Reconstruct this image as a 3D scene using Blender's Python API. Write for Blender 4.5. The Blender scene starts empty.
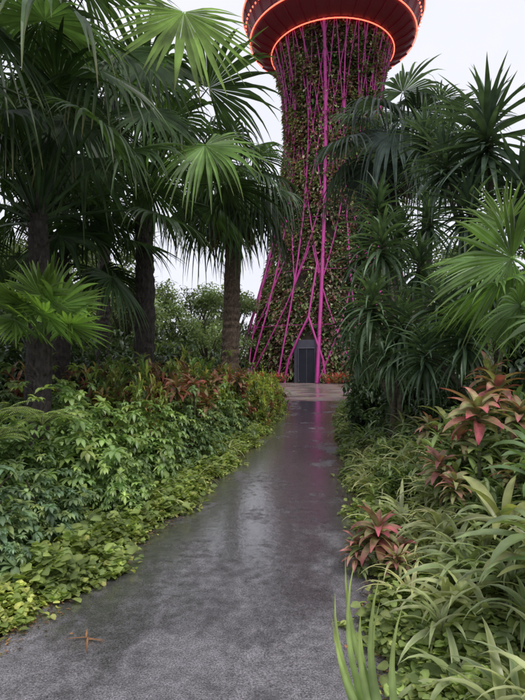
import bpy, math, numpy as np
from mathutils import Vector
rng = np.random.default_rng(7)
R_ = lambda a,b,n=None: rng.uniform(a,b,n)
pi = math.pi
scene = bpy.context.scene
CAMH = 1.6; FPX = 529.0; HOR = 362.0
def P(px,py,d): return np.array([(px-262.5)/FPX*d, d, CAMH+(HOR-py)/FPX*d])

# ------------------------------------------------------------- mesh builder
class MB:
    def __init__(s): s.V=[];s.F=[];s.C=[];s.M=[];s.n=0
    def add(s,v,f,c,m=0):
        v=np.asarray(v,float).reshape(-1,3); f=np.asarray(f,int).reshape(-1,4)
        c=np.broadcast_to(np.asarray(c,float),v.shape) if np.ndim(c)==1 else np.asarray(c,float).reshape(-1,3)
        s.V.append(v);s.F.append(f+s.n);s.C.append(c);s.M.append(np.full(len(f),m));s.n+=len(v)
    def mesh(s,name,mats,smooth=True):
        V=np.concatenate(s.V);F=np.concatenate(s.F);C=np.concatenate(s.C);M=np.concatenate(s.M)
        me=bpy.data.meshes.new(name)
        me.vertices.add(len(V));me.vertices.foreach_set('co',V.astype(np.float32).ravel())
        me.loops.add(F.size);me.loops.foreach_set('vertex_index',F.astype(np.int32).ravel())
        me.polygons.add(len(F));me.polygons.foreach_set('loop_start',(np.arange(len(F))*4).astype(np.int32))
        me.polygons.foreach_set('loop_total',np.full(len(F),4,np.int32))
        me.polygons.foreach_set('material_index',M.astype(np.int32))
        me.polygons.foreach_set('use_smooth',np.full(len(F),smooth))
        a=me.color_attributes.new('Col','FLOAT_COLOR','POINT')
        a.data.foreach_set('color',np.concatenate([np.clip(C,0,1),np.ones((len(C),1))],1).astype(np.float32).ravel())
        me.update(calc_edges=True)
        for m in mats: me.materials.append(m)
        return me
    def obj(s,name,mats,smooth=True,loc=(0,0,0),parent=None):
        o=bpy.data.objects.new(name,s.mesh(name,mats,smooth));o.location=loc
        bpy.context.collection.objects.link(o)
        if parent: o.parent=parent
        return o
def inst(name,me,loc,rot=0,sc=(1,1,1)):
    o=bpy.data.objects.new(name,me);o.location=loc;o.rotation_euler=(0,0,rot);o.scale=sc
    bpy.context.collection.objects.link(o);return o

def prof_strap(s): return np.minimum(1,.55+2.2*s)*(1-s**2.6)+.02
def prof_ell(s): return np.sin(pi*np.clip(s*.96+.03,0,1))**.75+.01
def prof_round(s): return np.sin(pi*np.clip(s*.9+.09,0,1))**.5+.01
def prof_lance(s): return np.minimum(1,.3+3*s)*(1-s**1.6)+.02
def prof_broad(s): return np.sin(pi*np.clip(s**.8*.93+.06,0,1))**.8+.01

def blades(mb,base,az,el,L,W,droop,nseg=4,fold=.25,prof=prof_ell,col=(.06,.13,.03),tip=None,roll=None,mid=None,pw=1.2,m=0,cvar=.25,edge=None):
    base=np.asarray(base,float).reshape(-1,3);N=len(base)
    B=lambda x: np.broadcast_to(np.asarray(x,float),(N,)).copy()
    az,el,L,W,droop=map(B,(az,el,L,W,droop))
    s=np.linspace(0,1,nseg+1)
    e=el[:,None]-droop[:,None]*s[None]**pw
    T=np.stack([np.cos(e)*np.cos(az)[:,None],np.cos(e)*np.sin(az)[:,None],np.sin(e)],-1)
    ctr=np.zeros((N,nseg+1,3));ctr[:,0]=base
    for k in range(nseg): ctr[:,k+1]=ctr[:,k]+(T[:,k]+T[:,k+1])*.5*(L/nseg)[:,None]
    S=np.stack([-np.sin(az),np.cos(az),0*az],-1)[:,None,:]*np.ones((1,nseg+1,1))
    Nn=np.cross(T,S)
    if roll is not None:
        r=B(roll)[:,None,None]; S,Nn=S*np.cos(r)+Nn*np.sin(r),Nn*np.cos(r)-S*np.sin(r)
    w=(W[:,None]*prof(s)[None]*.5)[...,None]
    Lf=ctr+S*w+Nn*w*fold*2;Rt=ctr-S*w+Nn*w*fold*2
    V=np.stack([Lf,ctr,Rt],2)
    col=np.asarray(col,float)
    if col.ndim==1: col=np.tile(col,(N,1))
    c=col[:,None,:]*np.ones((1,nseg+1,1))
    if tip is not None:
        tp=np.asarray(tip,float)
        if tp.ndim==1: tp=np.tile(tp,(N,1))
        k=(s**2.2)[None,:,None]; c=c*(1-k)+tp[:,None,:]*k
    v=(1+rng.uniform(-cvar,cvar,(N,1,1)));c=c*v
    cm=c if mid is None else c*mid
    ce=c if edge is None else c*(1-.6)+np.asarray(edge)[None,None,:]*.6
    C=np.stack([ce,cm,ce],2)
    i=np.arange(nseg)
    a=i*3; f=np.concatenate([np.stack([a,a+3,a+4,a+1],1),np.stack([a+1,a+4,a+5,a+2],1)])
    F=(f[None]+(np.arange(N)*(nseg+1)*3)[:,None,None]).reshape(-1,4)
    mb.add(V.reshape(-1,3),F,C.reshape(-1,3),m)

def tube(mb,pts,rad,ns=8,col=(.1,.08,.06),m=0,jit=0):
    pts=np.asarray(pts,float);n=len(pts);rad=np.broadcast_to(np.asarray(rad,float),(n,))
    T=np.gradient(pts,axis=0);T/=np.linalg.norm(T,axis=1)[:,None]+1e-9
    ref=np.array([0,0,1.]) if abs(T[:,2]).mean()<.8 else np.array([1.,0,0])
    A=np.cross(T,ref);A/=np.linalg.norm(A,axis=1)[:,None]+1e-9;Bb=np.cross(T,A)
    th=np.arange(ns)*2*pi/ns
    r=rad[:,None]*(1+(rng.uniform(-jit,jit,(n,ns)) if jit else 0))
    V=pts[:,None]+r[...,None]*(np.cos(th)[None,:,None]*A[:,None]+np.sin(th)[None,:,None]*Bb[:,None])
    i,j=np.meshgrid(np.arange(n-1),np.arange(ns),indexing='ij');j2=(j+1)%ns
    F=np.stack([i*ns+j,i*ns+j2,(i+1)*ns+j2,(i+1)*ns+j],-1).reshape(-1,4)
    mb.add(V.reshape(-1,3),F,np.asarray(col,float),m)
def bez(a,b,c,n=7):
    t=np.linspace(0,1,n)[:,None];return (1-t)**2*a+2*t*(1-t)*b+t*t*c

# ------------------------------------------------------------- materials
def nt(name):
    m=bpy.data.materials.new(name);m.use_nodes=True;t=m.node_tree;t.nodes.clear();return m,t
def N_(t,k,**kw):
    n=t.nodes.new(k)
    for a,b in kw.items(): setattr(n,a,b)
    return n
def leafmat(name,rough=.38,trans=.3,spec=.5,nscale=6,gain=(2.15,1.8,2.2)):
    m,t=nt(name);L=t.links
    a=N_(t,'ShaderNodeAttribute',attribute_name='Col')
    g=N_(t,'ShaderNodeNewGeometry');no=N_(t,'ShaderNodeTexNoise');no.inputs['Scale'].default_value=nscale;no.inputs['Detail'].default_value=3
    L.new(g.outputs['Position'],no.inputs['Vector'])
    mr=N_(t,'ShaderNodeMapRange');mr.inputs['From Min'].default_value=.3;mr.inputs['From Max'].default_value=.7
    mr.inputs['To Min'].default_value=.55;mr.inputs['To Max'].default_value=1.4
    L.new(no.outputs['Fac'],mr.inputs['Value'])
    mu=N_(t,'ShaderNodeVectorMath',operation='SCALE');L.new(a.outputs['Color'],mu.inputs[0]);L.new(mr.outputs[0],mu.inputs['Scale'])
    m1=N_(t,'ShaderNodeVectorMath',operation='MULTIPLY');m1.inputs[1].default_value=gain;L.new(mu.outputs[0],m1.inputs[0])
    p=N_(t,'ShaderNodeBsdfPrincipled');p.inputs['Roughness'].default_value=rough;p.inputs['Specular IOR Level'].default_value=spec
    L.new(m1.outputs[0],p.inputs['Base Color'])
    tr=N_(t,'ShaderNodeBsdfTranslucent');m2=N_(t,'ShaderNodeVectorMath',operation='MULTIPLY');m2.inputs[1].default_value=(1.5,1.6,.7)
    L.new(m1.outputs[0],m2.inputs[0]);L.new(m2.outputs[0],tr.inputs['Color'])
    mx=N_(t,'ShaderNodeMixShader');mx.inputs[0].default_value=trans
    L.new(p.outputs[0],mx.inputs[1]);L.new(tr.outputs[0],mx.inputs[2])
    o=N_(t,'ShaderNodeOutputMaterial');L.new(mx.outputs[0],o.inputs[0]);return m
def barkmat(name,rough=.9,scale=(8,8,30)):
    m,t=nt(name);L=t.links
    a=N_(t,'ShaderNodeAttribute',attribute_name='Col')
    g=N_(t,'ShaderNodeNewGeometry');mp=N_(t,'ShaderNodeMapping');mp.inputs['Scale'].default_value=scale
    no=N_(t,'ShaderNodeTexNoise');no.inputs['Scale'].default_value=1;no.inputs['Detail'].default_value=6
    L.new(g.outputs['Position'],mp.inputs[0]);L.new(mp.outputs[0],no.inputs['Vector'])
    mr=N_(t,'ShaderNodeMapRange');mr.inputs['From Min'].default_value=.3;mr.inputs['From Max'].default_value=.7
    mr.inputs['To Min'].default_value=.4;mr.inputs['To Max'].default_value=1.6;L.new(no.outputs['Fac'],mr.inputs['Value'])
    mu=N_(t,'ShaderNodeVectorMath',operation='SCALE');L.new(a.outputs['Color'],mu.inputs[0]);L.new(mr.outputs[0],mu.inputs['Scale'])
    p=N_(t,'ShaderNodeBsdfPrincipled');p.inputs['Roughness'].default_value=rough;L.new(mu.outputs[0],p.inputs['Base Color'])
    b=N_(t,'ShaderNodeBump');b.inputs['Strength'].default_value=.8;b.inputs['Distance'].default_value=.03
    L.new(no.outputs['Fac'],b.inputs['Height']);L.new(b.outputs[0],p.inputs['Normal'])
    o=N_(t,'ShaderNodeOutputMaterial');L.new(p.outputs[0],o.inputs[0]);return m
def plain(name,col,rough=.5,emit=None,es=0,metal=0):
    m,t=nt(name);L=t.links
    p=N_(t,'ShaderNodeBsdfPrincipled');p.inputs['Roughness'].default_value=rough;p.inputs['Metallic'].default_value=metal
    no=N_(t,'ShaderNodeTexNoise');no.inputs['Scale'].default_value=2.5;no.inputs['Detail'].default_value=5
    g=N_(t,'ShaderNodeNewGeometry');L.new(g.outputs['Position'],no.inputs['Vector'])
    cr=N_(t,'ShaderNodeMix',data_type='RGBA');cr.inputs['A'].default_value=(*[c*.6 for c in col],1);cr.inputs['B'].default_value=(*[min(1,c*1.3) for c in col],1)
    L.new(no.outputs['Fac'],cr.inputs['Factor']);L.new(cr.outputs['Result'],p.inputs['Base Color'])
    if emit: p.inputs['Emission Color'].default_value=(*emit,1);p.inputs['Emission Strength'].default_value=es
    o=N_(t,'ShaderNodeOutputMaterial');L.new(p.outputs[0],o.inputs[0]);return m
M_leaf=leafmat('leaf_glossy',.34,.28,.5)
M_soft=leafmat('leaf_soft',.5,.35,.35,5)
M_cord=leafmat('leaf_cordyline',.45,.22,.35,14,(1.7,1.45,1.7))
M_fan=leafmat('palm_frond',.42,.34,.4,3,(1.3,1.15,1.4))  # low gain: shade of the upper-left canopy is put into the frond colour
M_far=leafmat('leaf_distant',.6,.3,.2,.5)
M_tow=leafmat('leaf_climbers',.6,.2,.2,.35,(2.2,2.05,2.4))
M_bark=barkmat('bark')
M_fibre=barkmat('palm_trunk_fibre',.95,(25,25,12))

def asphalt():
    m,t=nt('wet_asphalt');L=t.links
    g=N_(t,'ShaderNodeNewGeometry')
    def noise(sc,det=5,ro=.6,st=None):
        n=N_(t,'ShaderNodeTexNoise');n.inputs['Scale'].default_value=sc;n.inputs['Detail'].default_value=det;n.inputs['Roughness'].default_value=ro
        if st:
            mp=N_(t,'ShaderNodeMapping');mp.inputs['Scale'].default_value=st;L.new(g.outputs['Position'],mp.inputs[0]);L.new(mp.outputs[0],n.inputs['Vector'])
        else: L.new(g.outputs['Position'],n.inputs['Vector'])
        return n
    big=noise(1.3,7,.68,(1,.6,1));mid=noise(11,5,.7);fine=noise(120,3,.8)
    vo=N_(t,'ShaderNodeTexVoronoi');vo.inputs['Scale'].default_value=90;L.new(g.outputs['Position'],vo.inputs['Vector'])
    wet=N_(t,'ShaderNodeMapRange',interpolation_type='SMOOTHSTEP');wet.inputs['From Min'].default_value=.37;wet.inputs['From Max'].default_value=.57
    sx=N_(t,'ShaderNodeSeparateXYZ');L.new(g.outputs['Position'],sx.inputs[0])
    yy=N_(t,'ShaderNodeMapRange');yy.inputs['From Min'].default_value=2.4;yy.inputs['From Max'].default_value=5;yy.inputs['To Min'].default_value=-.08;yy.inputs['To Max'].default_value=.09
    L.new(sx.outputs['Y'],yy.inputs['Value'])
    ad=N_(t,'ShaderNodeMath',operation='ADD');L.new(big.outputs['Fac'],ad.inputs[0]);L.new(yy.outputs[0],ad.inputs[1]);L.new(ad.outputs[0],wet.inputs['Value'])
    dry=N_(t,'ShaderNodeMix',data_type='RGBA');dry.inputs['A'].default_value=(.055,.051,.058,1);dry.inputs['B'].default_value=(.46,.43,.46,1)
    sp=N_(t,'ShaderNodeMapRange');sp.inputs['From Min'].default_value=.36;sp.inputs['From Max'].default_value=.74;L.new(fine.outputs['Fac'],sp.inputs['Value']);L.new(sp.outputs[0],dry.inputs['Factor'])
    k=N_(t,'ShaderNodeMapRange');k.inputs['To Min'].default_value=1.0;k.inputs['To Max'].default_value=.42;L.new(wet.outputs[0],k.inputs['Value'])
    wc=N_(t,'ShaderNodeVectorMath',operation='SCALE');L.new(dry.outputs['Result'],wc.inputs[0]);L.new(k.outputs[0],wc.inputs['Scale'])
    md=N_(t,'ShaderNodeMapRange');md.inputs['From Min'].default_value=.3;md.inputs['From Max'].default_value=.7;md.inputs['To Min'].default_value=.6;md.inputs['To Max'].default_value=1.4;L.new(mid.outputs['Fac'],md.inputs['Value'])
    fc=N_(t,'ShaderNodeVectorMath',operation='SCALE');L.new(wc.outputs[0],fc.inputs[0]);L.new(md.outputs[0],fc.inputs['Scale'])
    p=N_(t,'ShaderNodeBsdfPrincipled');L.new(fc.outputs[0],p.inputs['Base Color'])
    r=N_(t,'ShaderNodeMapRange');r.inputs['To Min'].default_value=.55;r.inputs['To Max'].default_value=.2;L.new(wet.outputs[0],r.inputs['Value'])
    L.new(r.outputs[0],p.inputs['Roughness']);p.inputs['Specular IOR Level'].default_value=.7
    p.inputs['Coat Roughness'].default_value=.09;p.inputs['Coat IOR'].default_value=1.55
    cw=N_(t,'ShaderNodeMapRange',interpolation_type='SMOOTHSTEP');cw.inputs['From Min'].default_value=.45;cw.inputs['From Max'].default_value=.59;cw.inputs['To Max'].default_value=1
    cm=N_(t,'ShaderNodeMath',operation='MULTIPLY_ADD');cm.inputs[1].default_value=.35;L.new(mid.outputs['Fac'],cm.inputs[0]);L.new(ad.outputs[0],cm.inputs[2])
    cs=N_(t,'ShaderNodeMath',operation='SUBTRACT');cs.inputs[1].default_value=.175;L.new(cm.outputs[0],cs.inputs[0])
    L.new(cs.outputs[0],cw.inputs['Value']);L.new(cw.outputs[0],p.inputs['Coat Weight'])
    h=N_(t,'ShaderNodeMath',operation='ADD');L.new(vo.outputs['Distance'],h.inputs[0]);L.new(fine.outputs['Fac'],h.inputs[1])
    b=N_(t,'ShaderNodeBump');b.inputs['Distance'].default_value=.005
    bs=N_(t,'ShaderNodeMapRange');bs.inputs['To Min'].default_value=1.0;bs.inputs['To Max'].default_value=.4;L.new(wet.outputs[0],bs.inputs['Value']);L.new(bs.outputs[0],b.inputs['Strength'])
    L.new(h.outputs[0],b.inputs['Height']);L.new(b.outputs[0],p.inputs['Normal'])
    b2=N_(t,'ShaderNodeBump');b2.inputs['Distance'].default_value=.012;b2.inputs['Strength'].default_value=.24;L.new(mid.outputs['Fac'],b2.inputs['Height']);L.new(b2.outputs[0],p.inputs['Coat Normal'])
    o=N_(t,'ShaderNodeOutputMaterial');L.new(p.outputs[0],o.inputs[0]);return m
def soil():
    m,t=nt('soil');L=t.links
    g=N_(t,'ShaderNodeNewGeometry');n=N_(t,'ShaderNodeTexNoise');n.inputs['Scale'].default_value=3;n.inputs['Detail'].default_value=9;L.new(g.outputs['Position'],n.inputs['Vector'])
    c=N_(t,'ShaderNodeValToRGB');c.color_ramp.elements[0].position=.35;c.color_ramp.elements[0].color=(.018,.014,.009,1);c.color_ramp.elements[1].position=.65;c.color_ramp.elements[1].color=(.035,.05,.016,1)
    L.new(n.outputs['Fac'],c.inputs[0]);p=N_(t,'ShaderNodeBsdfPrincipled');p.inputs['Roughness'].default_value=.95;L.new(c.outputs[0],p.inputs['Base Color'])
    b=N_(t,'ShaderNodeBump');b.inputs['Distance'].default_value=.05;L.new(n.outputs['Fac'],b.inputs['Height']);L.new(b.outputs[0],p.inputs['Normal'])
    o=N_(t,'ShaderNodeOutputMaterial');L.new(p.outputs[0],o.inputs[0]);return m
def pavers():
    m,t=nt('plaza_stone');L=t.links
    g=N_(t,'ShaderNodeNewGeometry');n=N_(t,'ShaderNodeTexNoise');n.inputs['Scale'].default_value=.5;n.inputs['Detail'].default_value=7;L.new(g.outputs['Position'],n.inputs['Vector'])
    vo=N_(t,'ShaderNodeTexVoronoi');vo.inputs['Scale'].default_value=3;L.new(g.outputs['Position'],vo.inputs['Vector'])
    c=N_(t,'ShaderNodeMix',data_type='RGBA');c.inputs['A'].default_value=(.20,.14,.12,1);c.inputs['B'].default_value=(.40,.32,.30,1);L.new(n.outputs['Fac'],c.inputs['Factor'])
    c2=N_(t,'ShaderNodeMix',data_type='RGBA',blend_type='MULTIPLY');c2.inputs['Factor'].default_value=.35;L.new(c.outputs['Result'],c2.inputs['A']);L.new(vo.outputs['Color'],c2.inputs['B'])
    p=N_(t,'ShaderNodeBsdfPrincipled');L.new(c2.outputs['Result'],p.inputs['Base Color'])
    r=N_(t,'ShaderNodeMapRange');r.inputs['From Min'].default_value=.4;r.inputs['From Max'].default_value=.6;r.inputs['To Min'].default_value=.15;r.inputs['To Max'].default_value=.5;L.new(n.outputs['Fac'],r.inputs['Value']);L.new(r.outputs[0],p.inputs['Roughness'])
    o=N_(t,'ShaderNodeOutputMaterial');L.new(p.outputs[0],o.inputs[0]);return m

# ------------------------------------------------------------- ground + path
YD=np.array([-4,0,2.5,3.0,4.1,6.6,10.8,15,19.7,30]);LE=np.array([-3.2,-2.5,-1.75,-1.55,-1.2,-.76,-.12,.36,.84,1.9]);RE=np.array([.1,.42,.66,.76,.93,1.16,1.62,2.15,3.0,4.6])
Lf=lambda y:np.interp(y,YD,LE);Rf=lambda y:np.interp(y,YD,RE)
ss=lambda x:np.clip(x,0,1)**2*(3-2*np.clip(x,0,1))
def gh(x,y):
    x=np.asarray(x,float);y=np.asarray(y,float)
    fade=1-ss((y-17)/4)
    l=.16*ss((Lf(y)-x-.15)/1.4);r=.55*ss((x-Rf(y)-.12)/1.2)
    return (l+r)*fade*ss((y+3)/2)
xs=np.concatenate([[-700,-300,-120,-60,-30,-18],np.arange(-12,14.01,.2),[18,30,60,120,300,700]])
ys=np.concatenate([[-300,-100,-30,-12,-6],np.arange(-4,24.01,.25),[28,35,45,60,100,200,400,900]])
X,Y=np.meshgrid(xs,ys,indexing='ij');Z=gh(X,Y)-.02
V=np.stack([X,Y,Z],-1).reshape(-1,3);ny=len(ys)
i,j=np.meshgrid(np.arange(len(xs)-1),np.arange(ny-1),indexing='ij')
F=np.stack([i*ny+j,(i+1)*ny+j,(i+1)*ny+j+1,i*ny+j+1],-1).reshape(-1,4)
g=MB();g.add(V,F,(.03,.03,.02));g.obj('ground',[soil()])
pm=MB();yy=np.linspace(-3.5,21.5,260);u=np.linspace(0,1,9)
wob=lambda y,s:.03*np.sin(y*2.3+s)+.02*np.sin(y*6.1+2*s)
l=Lf(yy)+wob(yy,1)-.03;r=Rf(yy)+wob(yy,4)+.03
VX=l[:,None]*(1-u)+r[:,None]*u;VZ=.004+.012*np.sin(pi*u)[None]*np.ones((260,1))
V=np.stack([VX,yy[:,None]*np.ones((1,9)),VZ],-1).reshape(-1,3)
i,j=np.meshgrid(np.arange(259),np.arange(8),indexing='ij')
pm.add(V,np.stack([i*9+j,i*9+j+1,(i+1)*9+j+1,(i+1)*9+j],-1).reshape(-1,4),(.1,.1,.1));pm.obj('garden_path',[asphalt()])
pl=MB();pl.add([[-6,21,0],[14,21,0],[16,60,0],[-8,60,0]],[[0,1,2,3]],(.2,.15,.12));pl.obj('plaza_pavement',[pavers()])

# ------------------------------------------------------------- supertree tower
TC=np.array([6.3,48.,0.]);tower=bpy.data.objects.new('supertree_tower',None);bpy.context.collection.objects.link(tower)
ZP=np.array([0,2.2,6,10,13.6,17,20.8,24,26.5,28.5,30.]);RP=np.array([9.2,8.5,7.2,6.05,5.2,4.65,4.3,4.35,4.65,5.1,5.5])
tr=lambda z:np.interp(z,ZP,RP)
core=lambda z:np.interp(z,ZP,np.array([7.6,7.2,6.2,5.3,4.6,4.15,3.8,3.8,4.05,4.45,4.9]))
def revolve(mb,prof,ns=64,col=(.1,.1,.1),m=0):
    prof=np.asarray(prof,float);th=np.arange(ns)*2*pi/ns;n=len(prof)
    V=np.stack([TC[0]+prof[:,0][:,None]*np.cos(th),TC[1]+prof[:,0][:,None]*np.sin(th),prof[:,1][:,None]*np.ones((1,ns))],-1)
    i,j=np.meshgrid(np.arange(n-1),np.arange(ns),indexing='ij');j2=(j+1)%ns
    mb.add(V.reshape(-1,3),np.stack([i*ns+j,i*ns+j2,(i+1)*ns+j2,(i+1)*ns+j],-1).reshape(-1,4),np.asarray(col,float),m)
def ring(mb,rad,z,r,col=(.5,.1,.1),n=72,m=0,ns=6):
    th=np.linspace(0,2*pi,n+1);tube(mb,np.stack([TC[0]+rad*np.cos(th),TC[1]+rad*np.sin(th),z+0*th],-1),r,ns,col,m)
tb=MB();zz=np.linspace(0,30,50);revolve(tb,np.stack([core(zz)-.2,zz],1),64,(.09,.07,.05));tb.obj('trunk',[barkmat('planted_panels',.9,(1.2,1.2,1.0))],parent=tower)
cb=MB();n=64000;z=R_(0.2,30,n);th=R_(-pi*1.08,.08*pi,n);rad=core(z)+R_(-.2,.4,n)+.3*np.maximum(0,np.sin(th*9+z*.8)*np.sin(z*1.1+th*4))
pos=np.stack([TC[0]+rad*np.cos(th),TC[1]+rad*np.sin(th),z],1)
pat=np.sin(th*7+np.sin(z*.9)*1.4)+np.sin(z*1.3+th*3)+np.sin(z*.37+th*11)
keep=pat+R_(-1.3,1.3,n)>-1.5;pos=pos[keep];th=th[keep];z=z[keep];pat=pat[keep];k=len(z)
pal=np.array([[.06,.11,.03],[.04,.08,.025],[.11,.16,.05],[.14,.06,.055],[.13,.09,.06],[.20,.20,.12],[.10,.13,.05],[.14,.07,.06],[.07,.12,.04]])
ci=np.clip(((pat+2.6)/5.2*4+R_(-1,5,k)).astype(int),0,8)
blades(cb,pos,th+R_(-.9,.9,k),R_(-.9,.6,k),R_(.22,.6,k),R_(.14,.3,k),R_(.2,1.1,k),2,.2,prof_ell,pal[ci],cvar=.5)
cb.obj('climbing_plants',[M_tow],parent=tower)
M_mag=plain('magenta_painted_steel',(.48,.04,.27),.45)
rb=MB();az0=-pi/2-.25
for q in range(18):
    a=az0+q*2*pi/18;z=np.linspace(0,30,26);rr=tr(z)
    tube(rb,np.stack([TC[0]+rr*np.cos(a),TC[1]+rr*np.sin(a),z],1),.15 if q==0 else .065,8,(.5,.03,.2))
    for sg in (-1,1):
        for z0,z1,da in ((0,11,.5),(8,20,.5),(14,24,.35),(19,29.8,.42)):
            z=np.linspace(z0,z1,12);aa=a+sg*da*(z-z0)/(z1-z0);rr=tr(z)-.05
            if (q*3+int(z0)+sg*2)%5<3: tube(rb,np.stack([TC[0]+rr*np.cos(aa),TC[1]+rr*np.sin(aa),z],1),.052,6,(.5,.03,.2))
    z=np.linspace(22,29.8,8)
    for sg in(-1,1):
        aa=a+sg*.17*(z-22)/7.8;rr=tr(z)
        tube(rb,np.stack([TC[0]+rr*np.cos(aa),TC[1]+rr*np.sin(aa),z],1),.045,6,(.5,.03,.2))
for z in (4.5,9,13.5,18,22.5,27):
    ring(rb,tr(z)-.08,z,.022)
    for q in range(32):
        a=az0+q*pi/16;tube(rb,[TC+[core(z)*math.cos(a),core(z)*math.sin(a),z],TC+[tr(z)*math.cos(a),tr(z)*math.sin(a),z]],.025,4)
rb.obj('steel_ribs',[M_mag],parent=tower)
pb=MB();revolve(pb,[(4.6,29.3),(5.5,29.45),(6.6,29.9),(7.2,30.35),(7.35,30.5),(7.37,30.7),(7.2,30.9)],72,(.1,.02,.02))
revolve(pb,[(7.25,30.9),(7.95,32.6),(8.05,32.65),(8.05,32.85),(7.75,32.85),(7.1,31.0)],72)
for q in range(36):
    a=q*2*pi/36;d=np.array([math.cos(a),math.sin(a),0]);tube(pb,[TC+d*5.5+[0,0,29.4],TC+d*6.6+[0,0,29.82],TC+d*7.25+[0,0,30.3]],.08,4)
    tube(pb,[TC+d*7.35+[0,0,30.9],TC+d*8.02+[0,0,32.6]],.05,4)
pb.obj('viewing_platform',[plain('dark_red_panels_glow',(.09,.014,.025),.45,(.8,.03,.06),.03)],parent=tower)  # faint red emission stands in for rim-lamp light on the panels
lb=MB();ring(lb,7.43,30.5,.055);ring(lb,8.1,32.75,.06);ring(lb,5.5,29.28,.045)
th=np.arange(90)*2*pi/90
for a in th:
    c=TC+[7.8*math.cos(a),7.8*math.sin(a),31.7]
    tube(lb,[c-[0,0,.09],c,c+[0,0,.09]],[.03,.08,.03],6)
lb.obj('rim_lights',[plain('red_orange_lamp',(.8,.15,.05),.4,(1,.12,.07),3.2)],parent=tower)
ub=MB()
for q in range(48):
    a=q*2*pi/48;d=np.array([math.cos(a),math.sin(a),0]);e=np.array([math.cos(a+.15),math.sin(a+.15),0])
    tube(ub,bez(TC+d*6+[0,0,32.],TC+d*6.5+[0,0,38],TC+e*14+[0,0,44.]),.06,5,(.3,.2,.25))
    tube(ub,[TC+d*7.9+[0,0,32.8],TC+e*7.8+[0,0,37]],.035,4)
for zr,rr in ((34,7.8),(35,7.8),(36,7.8),(37,7.8),(39,8.3),(41,10),(43,12.3)): ring(ub,rr,zr,.035)
ub.obj('canopy_struts',[plain('grey_purple_steel',(.25,.16,.22),.5)],parent=tower)
adoor=-pi/2-.365
def tp(a,z,r): return np.array([TC[0]+r*math.cos(a),TC[1]+r*math.sin(a),z])
db=MB();hw=.125;rd=8.2
def panel(mb,a0,a1,z0,z1,r,col,n=4,m=0):
    A=np.linspace(a0,a1,n+1);V=[tp(a,z,r) for z in (z0,z1) for a in A];F=[[i,i+1,n+2+i,n+1+i] for i in range(n)];mb.add(V,F,col,m)
panel(db,adoor-hw,adoor+hw,0,3.3,rd,(.2,.2,.2),m=0)
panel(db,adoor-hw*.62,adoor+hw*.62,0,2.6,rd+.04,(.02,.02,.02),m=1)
for s in(-1,1):
    tube(db,[tp(adoor+s*hw*.64,0,rd+.06),tp(adoor+s*hw*.64,2.65,rd+.06)],.05,5)
    db.add([tp(adoor+s*hw,0,rd),tp(adoor+s*hw,0,6.9),tp(adoor+s*hw,3.3,6.5),tp(adoor+s*hw,3.3,rd)],[[0,1,2,3]],(.2,.2,.2),0)
db.add([tp(adoor-hw,3.3,rd),tp(adoor+hw,3.3,rd),tp(adoor+hw,3.3,6.5),tp(adoor-hw,3.3,6.5)],[[0,1,2,3]],(.2,.2,.2),0)
tube(db,[tp(adoor-hw*.66,2.65,rd+.06),tp(adoor,2.65,rd+.06),tp(adoor+hw*.66,2.65,rd+.06)],.05,5)
tube(db,[tp(adoor,0,rd+.06),tp(adoor,2.6,rd+.06)],.03,5)
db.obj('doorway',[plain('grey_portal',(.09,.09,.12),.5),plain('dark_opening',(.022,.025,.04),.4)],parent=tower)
fb=MB()
for sg in(-1,1): tube(fb,[tp(adoor+sg*hw*1.5,0,8.9),tp(adoor+sg*hw*1.25,1.8,8.6),tp(adoor+sg*hw*.6,3.6,8.2),tp(adoor,5.1,7.7)],.09,6)
tube(fb,[tp(adoor,5.1,7.7),tp(adoor+.05,9.5,6.3)],.08,6)
fb.obj('door_frame',[M_mag],parent=tower)
q=MB();n=5200;a=R_(-pi*1.05,.05*pi,n);a=a[(abs(a-adoor)>.17)];n=len(a);rr=R_(8.6,9.9,n)
pos=np.stack([TC[0]+rr*np.cos(a),TC[1]+rr*np.sin(a),R_(.05,.6,n)],1)
c=np.array([[.06,.12,.03],[.3,.04,.04],[.12,.18,.05],[.25,.08,.06]])[rng.integers(0,4,n)]
blades(q,pos,R_(0,2*pi,n),R_(.1,1.3,n),R_(.3,.6,n),R_(.07,.14,n),R_(.3,1.2,n),3,.2,prof_lance,c);q.obj('flower_bed',[M_leaf])

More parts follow.
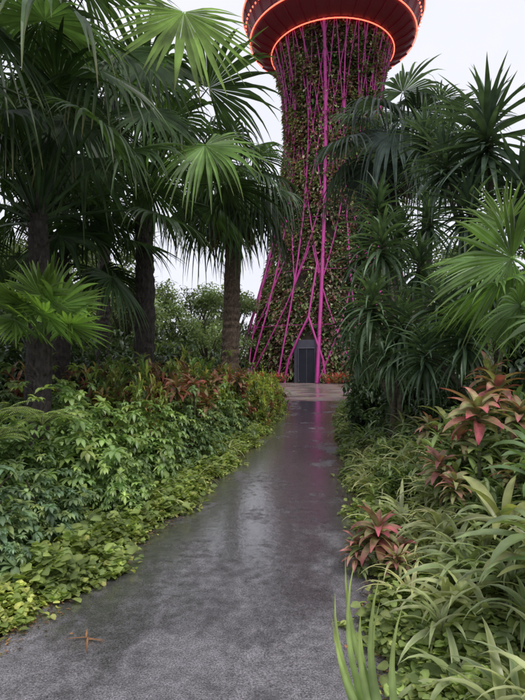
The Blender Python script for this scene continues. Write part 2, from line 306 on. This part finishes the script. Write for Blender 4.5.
# ------------------------------------------------------------- plant generators
def frond_to(mb,crown,hub,bel,R,baz=None,nf=34,span=2.3,droop=.35,col=(.05,.11,.03),tip=(.12,.12,.04),roll=0,lift=.2,m=0,pr=.018):
    crown=np.asarray(crown,float);hub=np.asarray(hub,float);d=hub-crown
    az=math.atan2(d[1],d[0]) if baz is None else baz
    ctrl=crown+d*.5+np.array([0,0,lift*np.linalg.norm(d)])
    tube(mb,bez(crown,ctrl,hub,8),np.linspace(pr*1.5,pr*.6,8),5,np.array(col)*1.6,m)
    t=np.array([math.cos(bel)*math.cos(az),math.cos(bel)*math.sin(az),math.sin(bel)]);s=np.array([-math.sin(az),math.cos(az),0]);n=np.cross(t,s)
    s,n=s*math.cos(roll)+n*math.sin(roll),n*math.cos(roll)-s*math.sin(roll)
    th=np.linspace(-span,span,nf)+R_(-.02,.02,nf);ln=R*(.72+.28*np.cos(th*.75))*R_(.88,1.08,nf)
    r=np.array([.02,.18,.36,.52,.66,.8,.91,1.0]);sp=R_(.38,.58,nf)
    D=np.cos(th)[:,None]*t+np.sin(th)[:,None]*s;E=-np.sin(th)[:,None]*t+np.cos(th)[:,None]*s
    dth=2*span/nf
    w=r[None]*ln[:,None]*math.tan(dth/2)*1.04
    ws=sp*ln*math.tan(dth/2)
    w2=ws[:,None]*np.clip(1-(r[None]-sp[:,None])/(1-sp[:,None]),0.02,1)**.75
    w=np.where(r[None]<sp[:,None],w,w2)
    L=ln[:,None]*r[None]
    C=hub+D[:,None,:]*L[...,None]-n[None,None,:]*(.16*np.sin(th)**2)[:,None,None]*L[...,None]
    dr=droop*R_(.4,1.8,nf)[:,None]*np.clip(r[None]-.4,0,1)**2*ln[:,None]*1.6
    C=C-np.array([0,0,1.])*dr[...,None]*1.2; C=C-D[:,None,:]*(dr*.35)[...,None]
    C=C+E[:,None,:]*(R_(-.15,.15,nf)[:,None]*np.clip(r[None]-.4,0,1)*ln[:,None])[...,None]
    a=C+E[:,None,:]*w[...,None];b=C-E[:,None,:]*w[...,None];c0=C-n[None,None,:]*(w*.7)[...,None]
    V=np.stack([a,c0,b],2);k=len(r)
    cc=np.array(col)[None,None,:]*R_(.65,1.35,nf)[:,None,None]*np.ones((1,k,1));tk=(np.clip(r-.75,0,1)*4)[None,:,None]**1.5*R_(.2,1,nf)[:,None,None]
    cc=cc*(1-tk)+np.array(tip)*tk;Cc=np.stack([cc,cc*1.25,cc],2)
    i=np.arange(k-1)*3;f=np.concatenate([np.stack([i,i+3,i+4,i+1],1),np.stack([i+1,i+4,i+5,i+2],1)])
    mb.add(V.reshape(-1,3),(f[None]+(np.arange(nf)*k*3)[:,None,None]).reshape(-1,4),Cc.reshape(-1,3),m)
GA=2.39996
def fan_palm(name,base,crown,n,pet,R,col,rt=.15,emax=1.35,emin=-.6,extra=(),dead=0,droop=.35,nf=34,trunkcol=(.04,.033,.028),az0=0,tilt=(.35,.9),rollr=.5):
    base=np.asarray(base,float);crown=np.asarray(crown,float);mb=MB()
    hgt=crown[2]-base[2];k=max(6,int(hgt/.09));t=np.linspace(0,1,k)
    pts=base+(crown-base)*t[:,None]+np.stack([.06*np.sin(t*3)*hgt/5,.04*np.sin(t*2)*hgt/5,0*t],1)-np.array([.06*math.sin(3)*hgt/5,.04*math.sin(2)*hgt/5,0])*t[:,None]
    tube(mb,pts,rt*(1.25-.35*t)*(1+.07*(np.arange(k)%2)),12,trunkcol,1,jit=.1)
    nb=110;h=R_(.5,1.0,nb);bp=base+(crown-base)*h[:,None]
    blades(mb,bp,R_(0,2*pi,nb),R_(.7,1.35,nb),R_(.25,.55,nb)*min(1,hgt/3),.06,R_(-.2,.8,nb),3,.3,prof_lance,np.array(trunkcol)*1.8,m=1)
    for i in range(n):
        f=(i+.5)/n;el=emax+(emin-emax)*f**.85+R_(-.12,.12);az=az0+i*GA+R_(-.2,.2)
        p=pet*R_(.8,1.2);hub=crown+p*np.array([math.cos(el)*math.cos(az),math.cos(el)*math.sin(az),math.sin(el)])
        c=np.array(col)*R_(.5,1.4);frond_to(mb,crown-[0,0,.15*f],hub,el-R_(*tilt),R*R_(.85,1.1),az,nf,R_(1.9,2.5),droop*R_(.7,1.6),c,np.array(col)*R_(1,2)+[.03,.01,0],R_(-rollr,rollr),.12)
    for i in range(dead):
        az=i*GA*1.3;el=R_(-1.1,-.8);hub=crown+pet*.7*np.array([math.cos(el)*math.cos(az),math.cos(el)*math.sin(az),math.sin(el)])
        frond_to(mb,crown-[0,0,.2],hub,-1.5,R*.75,az,22,1.2,.1,(.17,.11,.06),(.2,.13,.08),R_(-.3,.3),.1)
    for e in extra: frond_to(mb,crown,**e)
    return mb.obj(name,[M_fan,M_fibre],smooth=False)
def dracaena(name,base,heads,col,nb=70,wid=.055,stemcol=(.12,.10,.075),droop=(.4,1.3)):
    base=np.asarray(base,float);mb=MB();
    for hp,R in heads:
        R=R*1.22;hp=np.asarray(hp,float);mid=(base+hp)/2;mid[2]+=.15*(hp[2]-base[2]);mid[:2]=base[:2]*.7+hp[:2]*.3
        b0=base+np.array([R_(-.12,.12),R_(-.12,.12),0]);tube(mb,bez(b0,mid,hp,9),np.linspace(.05,.028,9),8,stemcol,1)
        i=np.arange(nb);f=(i+.5)/nb;el=1.45-2.3*f**.9+R_(-.12,.12,nb);az=i*GA+R_(-.2,.2,nb)
        bp=hp+np.stack([0*f,0*f,.12*R-f*.5*R],1)
        blades(mb,bp,az,el,R*R_(.75,1.1,nb)*(1-.25*(f<.15)),R*wid*2*R_(.8,1.2,nb),R_(droop[0],droop[1],nb),7,.3,prof_lance,np.array(col),np.array(col)*1.3,R_(-.4,.4,nb),mid=1.15,cvar=.35)
    return mb.obj(name,[M_leaf,M_bark])
def dome(n,lump=.18,inner=.72):
    a=R_(0,2*pi,n);u=R_(-.05,1,n);rr=R_(inner,1,n)*(1+lump*np.sin(a*3+u*4)+lump*.7*np.sin(a*7-u*6))
    c=np.sqrt(np.clip(1-u*u,0,1));d=np.stack([c*np.cos(a),c*np.sin(a),np.clip(u,0,1)],1);return d*rr[:,None],a,u
def schefflera(name,col,n=360,leaf=.17,nl=8):
    mb=MB();p,a,u=dome(n,.26,inner=.55)
    for i in range(14):
        e=p[rng.integers(n)]*.9;tube(mb,bez(np.zeros(3),e*np.array([.3,.3,.6]),e,6),.012,5,(.08,.07,.04),1)
    ph=R_(0,2*pi,n);la=(ph[:,None]+np.arange(nl)*2*pi/nl+R_(-.12,.12,(n,nl)));tilt=R_(.0,.8,n)*(1-u*.5)
    el=R_(-.15,.3,(n,nl))-tilt[:,None]*np.cos(la-a[:,None])
    bp=np.repeat(p,nl,0);s=R_(.65,1.3,(n,1))*np.ones((1,nl))
    hue=R_(0,1,(n,1));cc=np.array(col)*(R_(.6,1.35,(n,1)))+(hue**3)*np.array([.09,.11,.02])
    blades(mb,bp,la.ravel(),el.ravel(),(leaf*s*R_(.85,1.1,(n,nl))).ravel(),(leaf*.50*s).ravel(),R_(.2,.9,n*nl),4,.13,prof_ell,np.repeat(cc,nl,0),cvar=.15,mid=1.35)
    return mb.mesh(name,[M_leaf,M_bark])
def croton(name,pal,n=260,leaf=.24,nl=7,w=.34,elr=(.2,1.1),inner=.45):
    mb=MB();p,a,u=dome(n,inner=inner);pal=np.array(pal)
    for i in range(12):
        e=p[rng.integers(n)]*.9;tube(mb,bez(np.zeros(3),e*np.array([.3,.3,.6]),e,6),.012,5,(.08,.06,.04),1)
    la=R_(0,2*pi,(n,nl));bp=np.repeat(p,nl,0)+R_(-.02,.02,(n*nl,3));bp[:,2]+=np.tile(np.arange(nl)*.012,n)
    c=np.repeat(pal[rng.integers(0,len(pal),n)],nl,0);tp_=pal[rng.integers(0,len(pal),n*nl)]
    blades(mb,bp,la.ravel(),R_(*elr,n*nl),leaf*R_(.7,1.2,n*nl),leaf*w*R_(.8,1.2,n*nl),R_(.4,1.4,n*nl),4,.2,prof_ell,c,tp_*.6+c*.4,cvar=.25,mid=1.4)
    return mb.mesh(name,[M_leaf,M_bark])

# ------------------------------------------------------------- fan palms, left
dk=(.034,.068,.022);md=(.055,.11,.035);br=(.17,.29,.06)
fan_palm('fan_palm',[-3.05,7,.1],P(38,215,7),15,1.7,1.0,dk,.13,1.35,-.1,az0=.4,extra=[
  dict(hub=P(45,20,5.8),bel=-.2,R=1.25,baz=-1.2,col=md,droop=.6),dict(hub=P(100,70,6.6),bel=-.7,R=1.1,baz=-1.0,col=dk,droop=.5),
  dict(hub=P(5,110,6.2),bel=-.6,R=1.1,baz=-2,col=dk,droop=.5),dict(hub=P(70,120,6.9),bel=-.9,R=1.0,baz=-1.6,col=dk,droop=.5)])
fan_palm('fan_palm',[-2.3,10,.1],P(143,195,10),18,1.9,1.45,dk,.17,1.35,-.15,extra=[
  dict(hub=P(184,12,7.6),bel=-1.25,R=1.4,baz=-1.35,col=br,droop=.12,span=2.1,nf=32,lift=.35),
  dict(hub=P(205,145,7.4),bel=-.7,R=1.1,baz=-.9,col=(.12,.23,.05),droop=.35,nf=34,roll=.6),
  dict(hub=P(120,50,7.6),bel=-.9,R=1.2,baz=-1.8,col=md,droop=.4),dict(hub=P(150,60,8.6),bel=-.9,R=1.3,baz=-1.4,col=dk,droop=.4),
  dict(hub=P(150,110,7.8),bel=-.8,R=1.0,baz=-1.3,col=md,droop=.4)])
fan_palm('fan_palm',[-.95,14,.1],P(232,190,14),24,1.15,1.3,(.034,.066,.026),.2,1.3,-.75,dead=9,droop=.7,trunkcol=(.12,.085,.06))
fan_palm('fan_palm',[-4.6,6.2,.1],[-4.4,6.2,5.6],18,1.7,1.4,dk,.15,1.2,-.5)
fan_palm('fan_palm',[-5.0,11.5,.1],[-4.8,11.5,7.6],20,2.0,1.8,dk,.18,1.2,-.6)
fan_palm('fan_palm',[-4.9,16,.1],[-4.9,16,8.6],18,1.8,1.6,(.035,.07,.025),.17,1.3,-.5)
fan_palm('fan_palm',[-8.2,15,.1],[-8.0,15,9],18,2.2,1.9,dk,.18,1.2,-.6)
fan_palm('fan_palm',[-3.6,9.2,.1],[-3.5,9.2,3.4],14,1.2,1.1,dk,.14,1.3,-.3)
fan_palm('young_fan_palm',[-2.6,6,.1],P(45,335,6),16,.4,.55,(.12,.22,.045),.09,1.45,.2,droop=.12,nf=22,tilt=(-.1,.4),rollr=.8)
# ------------------------------------------------------------- right side palms
fan_palm('fan_palm',[3.4,14.5,.1],P(390,145,14.2),22,1.2,1.35,(.055,.09,.062),.18,1.35,-.8,dead=3,droop=.6)
fan_palm('fan_palm',[4.9,17,.1],P(430,150,17),16,1.3,1.5,(.05,.09,.05),.18,1.3,-.5)
fan_palm('fan_palm',[3.05,5.2,.4],P(560,315,5.2),8,.85,.8,(.10,.19,.05),.12,1.2,-.2,droop=.2,extra=[
  dict(hub=P(512,258,4.9),bel=-.25,R=.88,baz=3.3,col=(.12,.22,.055),droop=.15,span=2.0,roll=1.15,nf=28),dict(hub=P(505,225,5.0),bel=.9,R=.5,baz=3.0,col=(.14,.24,.065),droop=.1,span=1.5,roll=1.0),
  dict(hub=P(520,305,4.7),bel=-.5,R=.6,baz=3.3,col=(.10,.19,.05),droop=.3,roll=.9)])
# ------------------------------------------------------------- dracaenas right
dc=(.032,.058,.032)
dracaena('dracaena_plant',[3.2,7.2,.4],[(P(488,128,7),.88),(P(445,160,7.4),.62),(P(520,185,6.8),.66),(P(468,205,7),.6),(P(425,135,8.2),.55)],dc,90,.045,droop=(.2,1.0))
dracaena('dracaena_plant',[2.1,8.2,.35],[(P(382,240,8),.66),(P(372,300,7.8),.64),(P(402,322,7.6),.62),(P(420,262,8.2),.6),(P(360,345,8.6),.5),(P(392,352,7.6),.5)],(.052,.095,.042),80,.048,droop=(.5,1.7))
dracaena('dracaena_plant',[2.9,6.6,.4],[(P(440,300,6.8),.55),(P(465,335,6.3),.5),(P(425,350,6.6),.5),(P(478,268,7),.6)],(.04,.075,.036),80,.05)
dracaena('dracaena_plant',[3.2,12,.35],[(P(362,250,12),.8),(P(378,205,12),.8),(P(400,235,12.5),.8),(P(350,320,12.5),.7),(P(430,215,12),.8)],(.028,.055,.026),70,.05)
# ------------------------------------------------------------- shrubs
S1=schefflera('schefflera_mesh_a',(.065,.12,.055),400,.17);S2=schefflera('schefflera_mesh_b',(.09,.16,.05),420,.155);S3=schefflera('schefflera_mesh_c',(.065,.12,.045),420,.14,7)
red=[(.13,.05,.035),(.07,.12,.03),(.15,.12,.04),(.07,.14,.03),(.12,.16,.04),(.09,.05,.035),(.06,.11,.03),(.10,.15,.04)]
C1=croton('croton_mesh_a',red);C2=croton('croton_mesh_b',[(.09,.15,.03),(.14,.21,.04),(.18,.20,.04),(.14,.08,.04),(.06,.11,.03)])
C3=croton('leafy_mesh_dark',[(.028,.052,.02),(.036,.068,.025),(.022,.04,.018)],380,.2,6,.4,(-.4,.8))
C4=croton('leafy_mesh_bright',[(.18,.26,.04),(.24,.31,.05),(.12,.2,.03)],380,.15,6,.42,(-.2,.9))
C5=croton('leafy_mesh_mid',[(.07,.12,.035),(.10,.16,.045),(.05,.09,.03),(.12,.18,.06)],200,.36,5,.24,(.1,1.2),.3)
def bushes(name,me,lst):
    for x,y,r,h in lst:
        inst(name,me,(x,y,float(gh(x,y))-.03),R_(0,6.28),(r*R_(.9,1.1),r*R_(.9,1.1),h))
bushes('schefflera_shrub',S1,[(-2.2,3.75,.55,.72),(-2.9,4.3,.6,.95),(-3.05,3.2,.6,.8),(-1.85,4.5,.38,.62),(-1.85,3.75,.22,.42)])
bushes('schefflera_shrub',S2,[(-1.9,5.6,.62,1.02),(-1.5,6.8,.55,1.0),(-2.5,6.6,.65,1.15),(-1.45,5.3,.36,.65),(-2.6,5.2,.5,.9)])
bushes('schefflera_shrub',S3,[(-3.5,5.4,.7,1.15),(-1.15,9.0,.55,.95),(-1.2,7.9,.5,1.0),(-.75,10.8,.55,.95),(-3.6,7.5,.8,1.2)])
bushes('croton_shrub',C1,[(-1.9,8.4,.6,1.4),(-1.5,9.8,.7,1.45),(-2.6,8.6,.7,1.35),(-1.0,12,.7,1.4),(-2.5,10.5,.8,1.5),(-3.7,9,.8,1.4),(-.6,14.5,.7,1.2)])
bushes('croton_shrub',C2,[(-.35,12.6,.5,1.15),(-.15,14,.55,1.1),(.15,15.8,.5,1.1),(-1.6,11.2,.6,1.5),(.25,17.8,.55,1.0),(-1.7,7.6,.4,1.25)])
bushes('yellow_green_shrub',C4,[(-.2,13.2,.35,1.25),(.3,16.8,.4,1.2),(-.85,11.5,.3,1.2),(-.05,14.8,.4,1.3)])
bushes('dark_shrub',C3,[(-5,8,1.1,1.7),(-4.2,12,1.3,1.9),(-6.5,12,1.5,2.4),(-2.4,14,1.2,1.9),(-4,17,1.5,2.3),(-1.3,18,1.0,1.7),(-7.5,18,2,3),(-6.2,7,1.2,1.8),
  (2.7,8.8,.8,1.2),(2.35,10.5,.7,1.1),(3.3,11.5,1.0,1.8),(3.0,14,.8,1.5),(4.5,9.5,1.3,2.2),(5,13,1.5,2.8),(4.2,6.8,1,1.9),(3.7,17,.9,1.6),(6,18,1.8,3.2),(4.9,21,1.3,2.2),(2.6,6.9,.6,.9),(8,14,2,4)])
bushes('broadleaf_shrub',C5,[(1.9,4.6,.45,.55),(2.35,5.3,.55,.75),(1.55,5.6,.35,.45),(2.9,4.6,.6,.8),(1.75,3.7,.32,.42),(2.2,3.6,.45,.6),(1.75,6.8,.4,.5),(2.4,3.0,.45,.5)])
def fern(name,base,n=14,L=.6,col=(.15,.24,.055)):
    mb=MB()
    for i in range(n):
        az=i*GA;el=R_(.7,1.2);dr=R_(1.2,1.9);s=np.linspace(0,1,26);e=el-dr*s**1.2
        T=np.stack([np.cos(e)*math.cos(az),np.cos(e)*math.sin(az),np.sin(e)],1);c=np.cumsum(T,0)*L/26+np.array(base)
        tube(mb,c,.004,4,(.08,.1,.04))
        for sg in(-1,1): blades(mb,c[2:],az+sg*1.35,e[2:]*.3,L*.17*np.sin(pi*np.clip(s[2:]*.9+.12,0,1))+.012,.022*L/.6,.5,2,.1,prof_lance,col)
    return mb.obj(name,[M_soft])
fern('fern',[-2.05,4.9,1.0],16,.42);fern('fern',[-2.5,5.0,1.0],14,.45);fern('fern',[-2.35,4.6,.88],14,.36);fern('fern',[-3.3,4.6,.85],14,.55)
# ------------------------------------------------------------- ground cover
def cover(name,side,y0,y1,w0,w1,n,hmax,col,leaf=.05):
    y=y0+(y1-y0)*R_(0,1,n)**1.5;u=R_(0,1,n)
    e=Lf(y) if side<0 else Rf(y)
    lump=.09*np.sin(y*3.1+side)+.06*np.sin(y*7.3+1)+.04*np.sin(y*17)
    off=-.03+lump*.9+u*(w0+(w1-w0)*u)-R_(0,.16,n)*(R_(0,1,n)<.1);x=e+side*off
    hh=(.02+hmax*np.clip(u*3+.12,0,1)*(.65+.35*np.sin(x*9+y*5)*np.sin(y*8-x*4)))*R_(.3,1,n)
    z=np.maximum(gh(x,y),0)+hh
    a=np.where(R_(0,1,n)<.5,(pi if side>0 else 0)+R_(-1.3,1.3,n),R_(0,2*pi,n))
    mb=MB();c=np.array(col)[rng.integers(0,len(col),n)]
    s=R_(.45,1.4,n)
    blades(mb,np.stack([x,y,z],1),a,R_(-.3,.8,n),leaf*s,leaf*.85*s,R_(.2,1.1,n),3,.14,prof_round,c,roll=R_(-.5,.5,n),mid=1.25,cvar=.35)
    return mb.obj(name,[M_soft])
lg=[(.15,.225,.055),(.21,.275,.065),(.12,.18,.045),(.24,.29,.08)]
cover('ground_cover',-1,1.9,12,.4,.65,19000,.2,lg,.042)
cover('ground_cover',-1,3.5,20,.3,.8,7000,.3,[(.09,.14,.04),(.13,.19,.05)],.07)
cover('ground_cover',1,1.6,7,.4,.55,12000,.2,[(.15,.23,.06),(.20,.27,.075),(.12,.18,.045)],.042)
cover('ground_cover',1,2.5,20,.3,.9,7000,.22,[(.07,.11,.035),(.11,.16,.045)],.07)
n=5200;y=2+15*R_(0,1,n)**1.6;sd=R_(0,1,n)<.5;off=np.abs(rng.normal(0,.09,n))-.02
x=np.where(sd,Lf(y)+wob(y,1)+off,Rf(y)+wob(y,4)-off);s=R_(.3,1,n)
lt=MB();blades(lt,np.stack([x,y,.012+R_(.002,.008,n)],1),R_(0,6.28,n),R_(0,.2,n),.035*s,.014*s,R_(-.2,.4,n),2,.2,prof_ell,np.array([(.05,.035,.02),(.12,.07,.03),(.03,.025,.015),(.1,.1,.03),(.2,.12,.05)])[rng.integers(0,5,n)],cvar=.4);lt.obj('leaf_litter',[M_soft])
# ------------------------------------------------------------- strap leaf plants
def straps(name,pts,nb,L,W,cols,droop=(1.2,2.3),edge=None,tip=None,nseg=7,mat=None,elr=(.5,1.35),prof=prof_lance):
    mb=MB();cols=np.array(cols)
    for p in pts:
        k=int(nb*R_(.75,1.25));f=(np.arange(k)+.5)/k;s=R_(.75,1.25)
        c=cols[rng.integers(0,len(cols))]
        blades(mb,np.asarray(p)+R_(-.02,.02,(k,3)),np.arange(k)*GA+R_(0,6),elr[1]-(elr[1]-elr[0])*f+R_(-.1,.1,k),L*s*R_(.7,1.15,k),W*s*R_(.8,1.2,k),R_(droop[0],droop[1],k),nseg,.18,prof,c,tip,R_(-.4,.4,k),mid=1.2,edge=edge)
    return mb.obj(name,[mat or M_leaf])
def scat(side,y0,y1,o0,o1,n,zo=(0,.15),pw=1.3):
    y=y0+(y1-y0)*R_(0,1,n)**pw;o=R_(o0,o1,n);x=(Lf(y)-o) if side<0 else (Rf(y)+o)
    return np.stack([x,y,gh(x,y)+R_(*zo,n)],1)
gs=[(.10,.165,.055),(.13,.195,.065),(.075,.13,.042),(.18,.235,.09),(.10,.14,.05)]
straps('strap_leaf_plants',scat(1,1.5,6.5,.22,2.2,190,(.0,.25)),14,.40,.048,gs,edge=(.23,.28,.13))
straps('strap_leaf_plants',scat(1,6,18,.15,2.6,150,(0,.3)),14,.5,.05,gs)
straps('strap_leaf_plants',scat(1,2.2,6,.6,2.6,80,(.2,.5)),13,.36,.06,[(.07,.13,.045),(.11,.17,.06),(.15,.19,.06)],droop=(.8,1.9),prof=prof_ell)
straps('pale_strap_leaf_plants',scat(1,3.3,8,.05,.8,40,(.0,.2)),18,.36,.03,[(.23,.29,.10),(.17,.24,.07)],edge=(.40,.41,.2))
straps('spider_plant',scat(-1,5.6,9.5,.08,.35,12,(.0,.1)),18,.36,.03,[(.17,.25,.07),(.12,.20,.05)],edge=(.32,.36,.16))
# ------------------------------------------------------------- cordylines (red-green rosettes)
def bromeliad(p,R=.26,nb=26,base=(.13,.19,.065),tip=(.38,.05,.06),w=.3,amt=.2):
    p=np.asarray(p,float);mb=MB();g0=float(gh(p[0],p[1]));tube(mb,[[p[0]+.03,p[1]+.04,g0-.03],[p[0]+.02,p[1]+.02,(g0+p[2])/2],p],.014,6,(.08,.09,.04),1)
    f=(np.arange(nb)+.5)/nb;c=np.array(base)*R_(.6,1.4,(nb,1))
    tcol=np.where(R_(0,1,(nb,1))<.35+amt,np.array(tip)*.9,np.array([.15,.19,.07]))
    k=(R_(0,1,nb)<amt);c[k]=np.array(tip)*.6+c[k]*.3
    blades(mb,p+np.stack([0*f,0*f,-.12*f],1),np.arange(nb)*GA+R_(0,6),1.2-1.35*f+R_(-.15,.15,nb),R*R_(.7,1.25,nb),R*w*R_(.8,1.2,nb),R_(.6,1.8,nb),7,.18,prof_broad,c,tcol,R_(-.5,.5,nb),mid=1.25,cvar=.35,edge=np.array(tip)*.45+np.array([.07,.09,.035]))
    nl=16;h=R_(.1,.85,nl);sp=np.array([p[0]+.02,p[1]+.02,0])+np.stack([0*h,0*h,g0+(p[2]-g0)*h],1)
    blades(mb,sp,R_(0,6.28,nl),R_(.2,.9,nl),R*R_(.8,1.2,nl),R*.26,R_(.8,1.8,nl),6,.16,prof_broad,np.array([.10,.16,.055]),np.array([.12,.16,.05]),R_(-.4,.4,nl),mid=1.2,cvar=.3)
    mb.obj('cordyline_plant',[M_cord,M_bark])
reds=[(.38,.06,.10),(.36,.14,.13),(.28,.05,.08)]
for px,py,d,r,am in [(378,528,3.9,.22,.35),(402,548,3.9,.15,.25),(356,543,3.95,.12,.8),(398,556,3.7,.10,.8),(478,408,4.0,.25,.15),(498,388,4.5,.22,.25),(440,462,4.3,.18,.4),(462,430,4.6,.18,.1),(520,410,4.2,.2,.1),(430,425,5.5,.18,.1),(455,480,3.9,.14,.15),(490,372,5.2,.22,.2),(510,470,3.8,.13,.3)]:
    bromeliad(P(px,py,d),r*1.1,tip=reds[rng.integers(3)],w=R_(.24,.32),amt=am)
for q in scat(-1,8,13,.4,1.7,9,(.95,1.25)): bromeliad(q,.26,18,(.12,.12,.045),(.24,.06,.05),amt=.35)
# foreground leaf blades rooted at the path edge, leaning over it
fg=MB()
k=10;blades(fg,np.array([.60,1.93,.0])+R_(-.02,.02,(k,3))*[1,1,0],pi+R_(-.12,.12,k),np.linspace(.74,1.02,k),R_(.72,1.02,k),R_(.036,.05,k),-R_(.65,1.0,k),10,.12,prof_lance,(.11,.19,.065),(.17,.24,.07),pi/2+R_(-.35,.35,k),mid=1.35)
fg.obj('arching_grass_plant',[M_leaf])
def fallen(x,y,L,W,n,col):
    mb=MB();blades(mb,np.array([x,y,.022])+R_(-.02,.02,(n,3))*[1,1,.1],R_(0,6.28,n),R_(.0,.15,n),L*R_(.6,1,n),W,R_(.1,.3,n),5,.3,prof_lance,col,(.12,.07,.03));mb.obj('fallen_leaf',[M_soft])
fallen(-1.0,3.02,.17,.012,5,(.20,.12,.05))
for i in range(24):
    y=R_(2.4,10);x=R_(float(Lf(y))+.05,float(Rf(y))-.05) if i%3==0 else (float(Lf(y))+R_(.02,.25) if i%2 else float(Rf(y))-R_(.02,.2))
    fallen(x,y,R_(.02,.06),R_(.01,.022),1,[(.25,.14,.05),(.18,.2,.06),(.13,.07,.04)][i%3])
# ------------------------------------------------------------- distant trees
def tree_mesh(name,n,col,h=8.,r=2.6):
    mb=MB();tube(mb,bez(np.zeros(3),np.array([.2,0,h*.3]),np.array([0,.2,h*.6])),np.linspace(.25,.12,7),8,(.07,.055,.04),1)
    cl=[np.array([R_(-1,1)*r*.75,R_(-1,1)*r*.75,R_(.25,.95)*h]) for _ in range(22)]
    for c in cl: tube(mb,bez(np.array([0,0,h*.35]),(c+[0,0,h*.5])*.5,c,6),np.linspace(.09,.02,6),5,(.07,.055,.04),1)
    k=n//len(cl)
    for c in cl:
        d=rng.normal(0,1,(k,3));d/=np.linalg.norm(d,axis=1)[:,None];pp=c+d*R_(.3,1,(k,1))*np.array([1,1,.7])*r*.42
        blades(mb,pp,R_(0,6.28,k),R_(-.8,.6,k),R_(.2,.4,k),R_(.1,.2,k),R_(.2,1,k),2,.2,prof_ell,np.array(col)*R_(.6,1.4),cvar=.3)
    return mb.mesh(name,[M_far,M_bark])
T1=tree_mesh('tree_mesh_a',5200,(.08,.125,.055));T2=tree_mesh('tree_mesh_b',5200,(.10,.155,.065),7,3);T3=tree_mesh('tree_mesh_c',5200,(.065,.10,.042),9,2.8)
for i,(x,y,s) in enumerate([(-4,30,.75),(-7,27,.8),(-10,31,1),(-3.5,38,.9),(-7,42,1.15),(-12,38,1.2),(-16,30,1.1),(-15,46,1.4),(-9,24,.7),(-13,22,.9),(-20,40,1.4),(-5.6,22,.6),(-2.6,46,.95),(-2.6,25,.55),
   (9,24,.8),(12,20,.9),(13,30,1.0),(17,26,1.1),(16,40,1.3),(22,36,1.4),(9,30,.7),(11,15,.9),(24,50,1.5),(-26,52,1.6)]):
    inst('broadleaf_tree',[T1,T2,T3][i%3],(x,y,-.05),R_(0,6.28),(s,s,s))
hb=MB();n=22000;x=R_(-70,70,n);y=R_(62,70,n)+abs(x)*-.2;zt=(4.5+1.8*np.sin(x*.35)+1.2*np.sin(x*.9+1));z=R_(0,1,n)*zt
blades(hb,np.stack([x,y,z],1),R_(0,6.28,n),R_(-.8,.6,n),R_(.5,1.0,n),R_(.3,.6,n),.6,2,.2,prof_ell,(.07,.11,.05),cvar=.45);hb.obj('background_trees',[M_far])

# ------------------------------------------------------------- world, sun, camera
w=bpy.data.worlds.new('World');scene.world=w;w.use_nodes=True;t=w.node_tree;t.nodes.clear();L=t.links
sk=N_(t,'ShaderNodeTexSky',sky_type='NISHITA');sk.sun_disc=False;sk.sun_elevation=math.radians(58);sk.sun_rotation=math.radians(150)
tc=N_(t,'ShaderNodeTexCoord');no=N_(t,'ShaderNodeTexNoise');no.inputs['Scale'].default_value=2.2;no.inputs['Detail'].default_value=6;L.new(tc.outputs['Generated'],no.inputs['Vector'])
cl=N_(t,'ShaderNodeMix',data_type='RGBA');cl.inputs['A'].default_value=(7.6,7.7,8.8,1);cl.inputs['B'].default_value=(10.2,10.2,11.0,1);L.new(no.outputs['Fac'],cl.inputs['Factor'])
mx=N_(t,'ShaderNodeMix',data_type='RGBA');mx.inputs['Factor'].default_value=.9;L.new(sk.outputs[0],mx.inputs['A']);L.new(cl.outputs['Result'],mx.inputs['B'])
bg=N_(t,'ShaderNodeBackground');bg.inputs['Strength'].default_value=.112;L.new(mx.outputs['Result'],bg.inputs[0]);o=N_(t,'ShaderNodeOutputWorld');L.new(bg.outputs[0],o.inputs[0])
sl=bpy.data.lights.new('sun','SUN');sl.energy=1.5;sl.angle=math.radians(14);sl.color=(1,.97,.92);so=bpy.data.objects.new('sun',sl);bpy.context.collection.objects.link(so)
dirv=Vector((math.sin(math.radians(150))*math.cos(math.radians(58)),math.cos(math.radians(150))*math.cos(math.radians(58)),math.sin(math.radians(58))))
so.rotation_euler=dirv.to_track_quat('Z','Y').to_euler()
cd=bpy.data.cameras.new('camera');cd.sensor_fit='VERTICAL';cd.sensor_height=36;cd.lens=FPX/700*36;cd.shift_y=12/700;cd.clip_end=2000;cd.clip_start=.05
co=bpy.data.objects.new('camera',cd);co.location=(0,0,CAMH);co.rotation_euler=(pi/2,0,0);bpy.context.collection.objects.link(co);scene.camera=co
scene.view_settings.view_transform='Standard';scene.view_settings.look='None';scene.view_settings.exposure=0
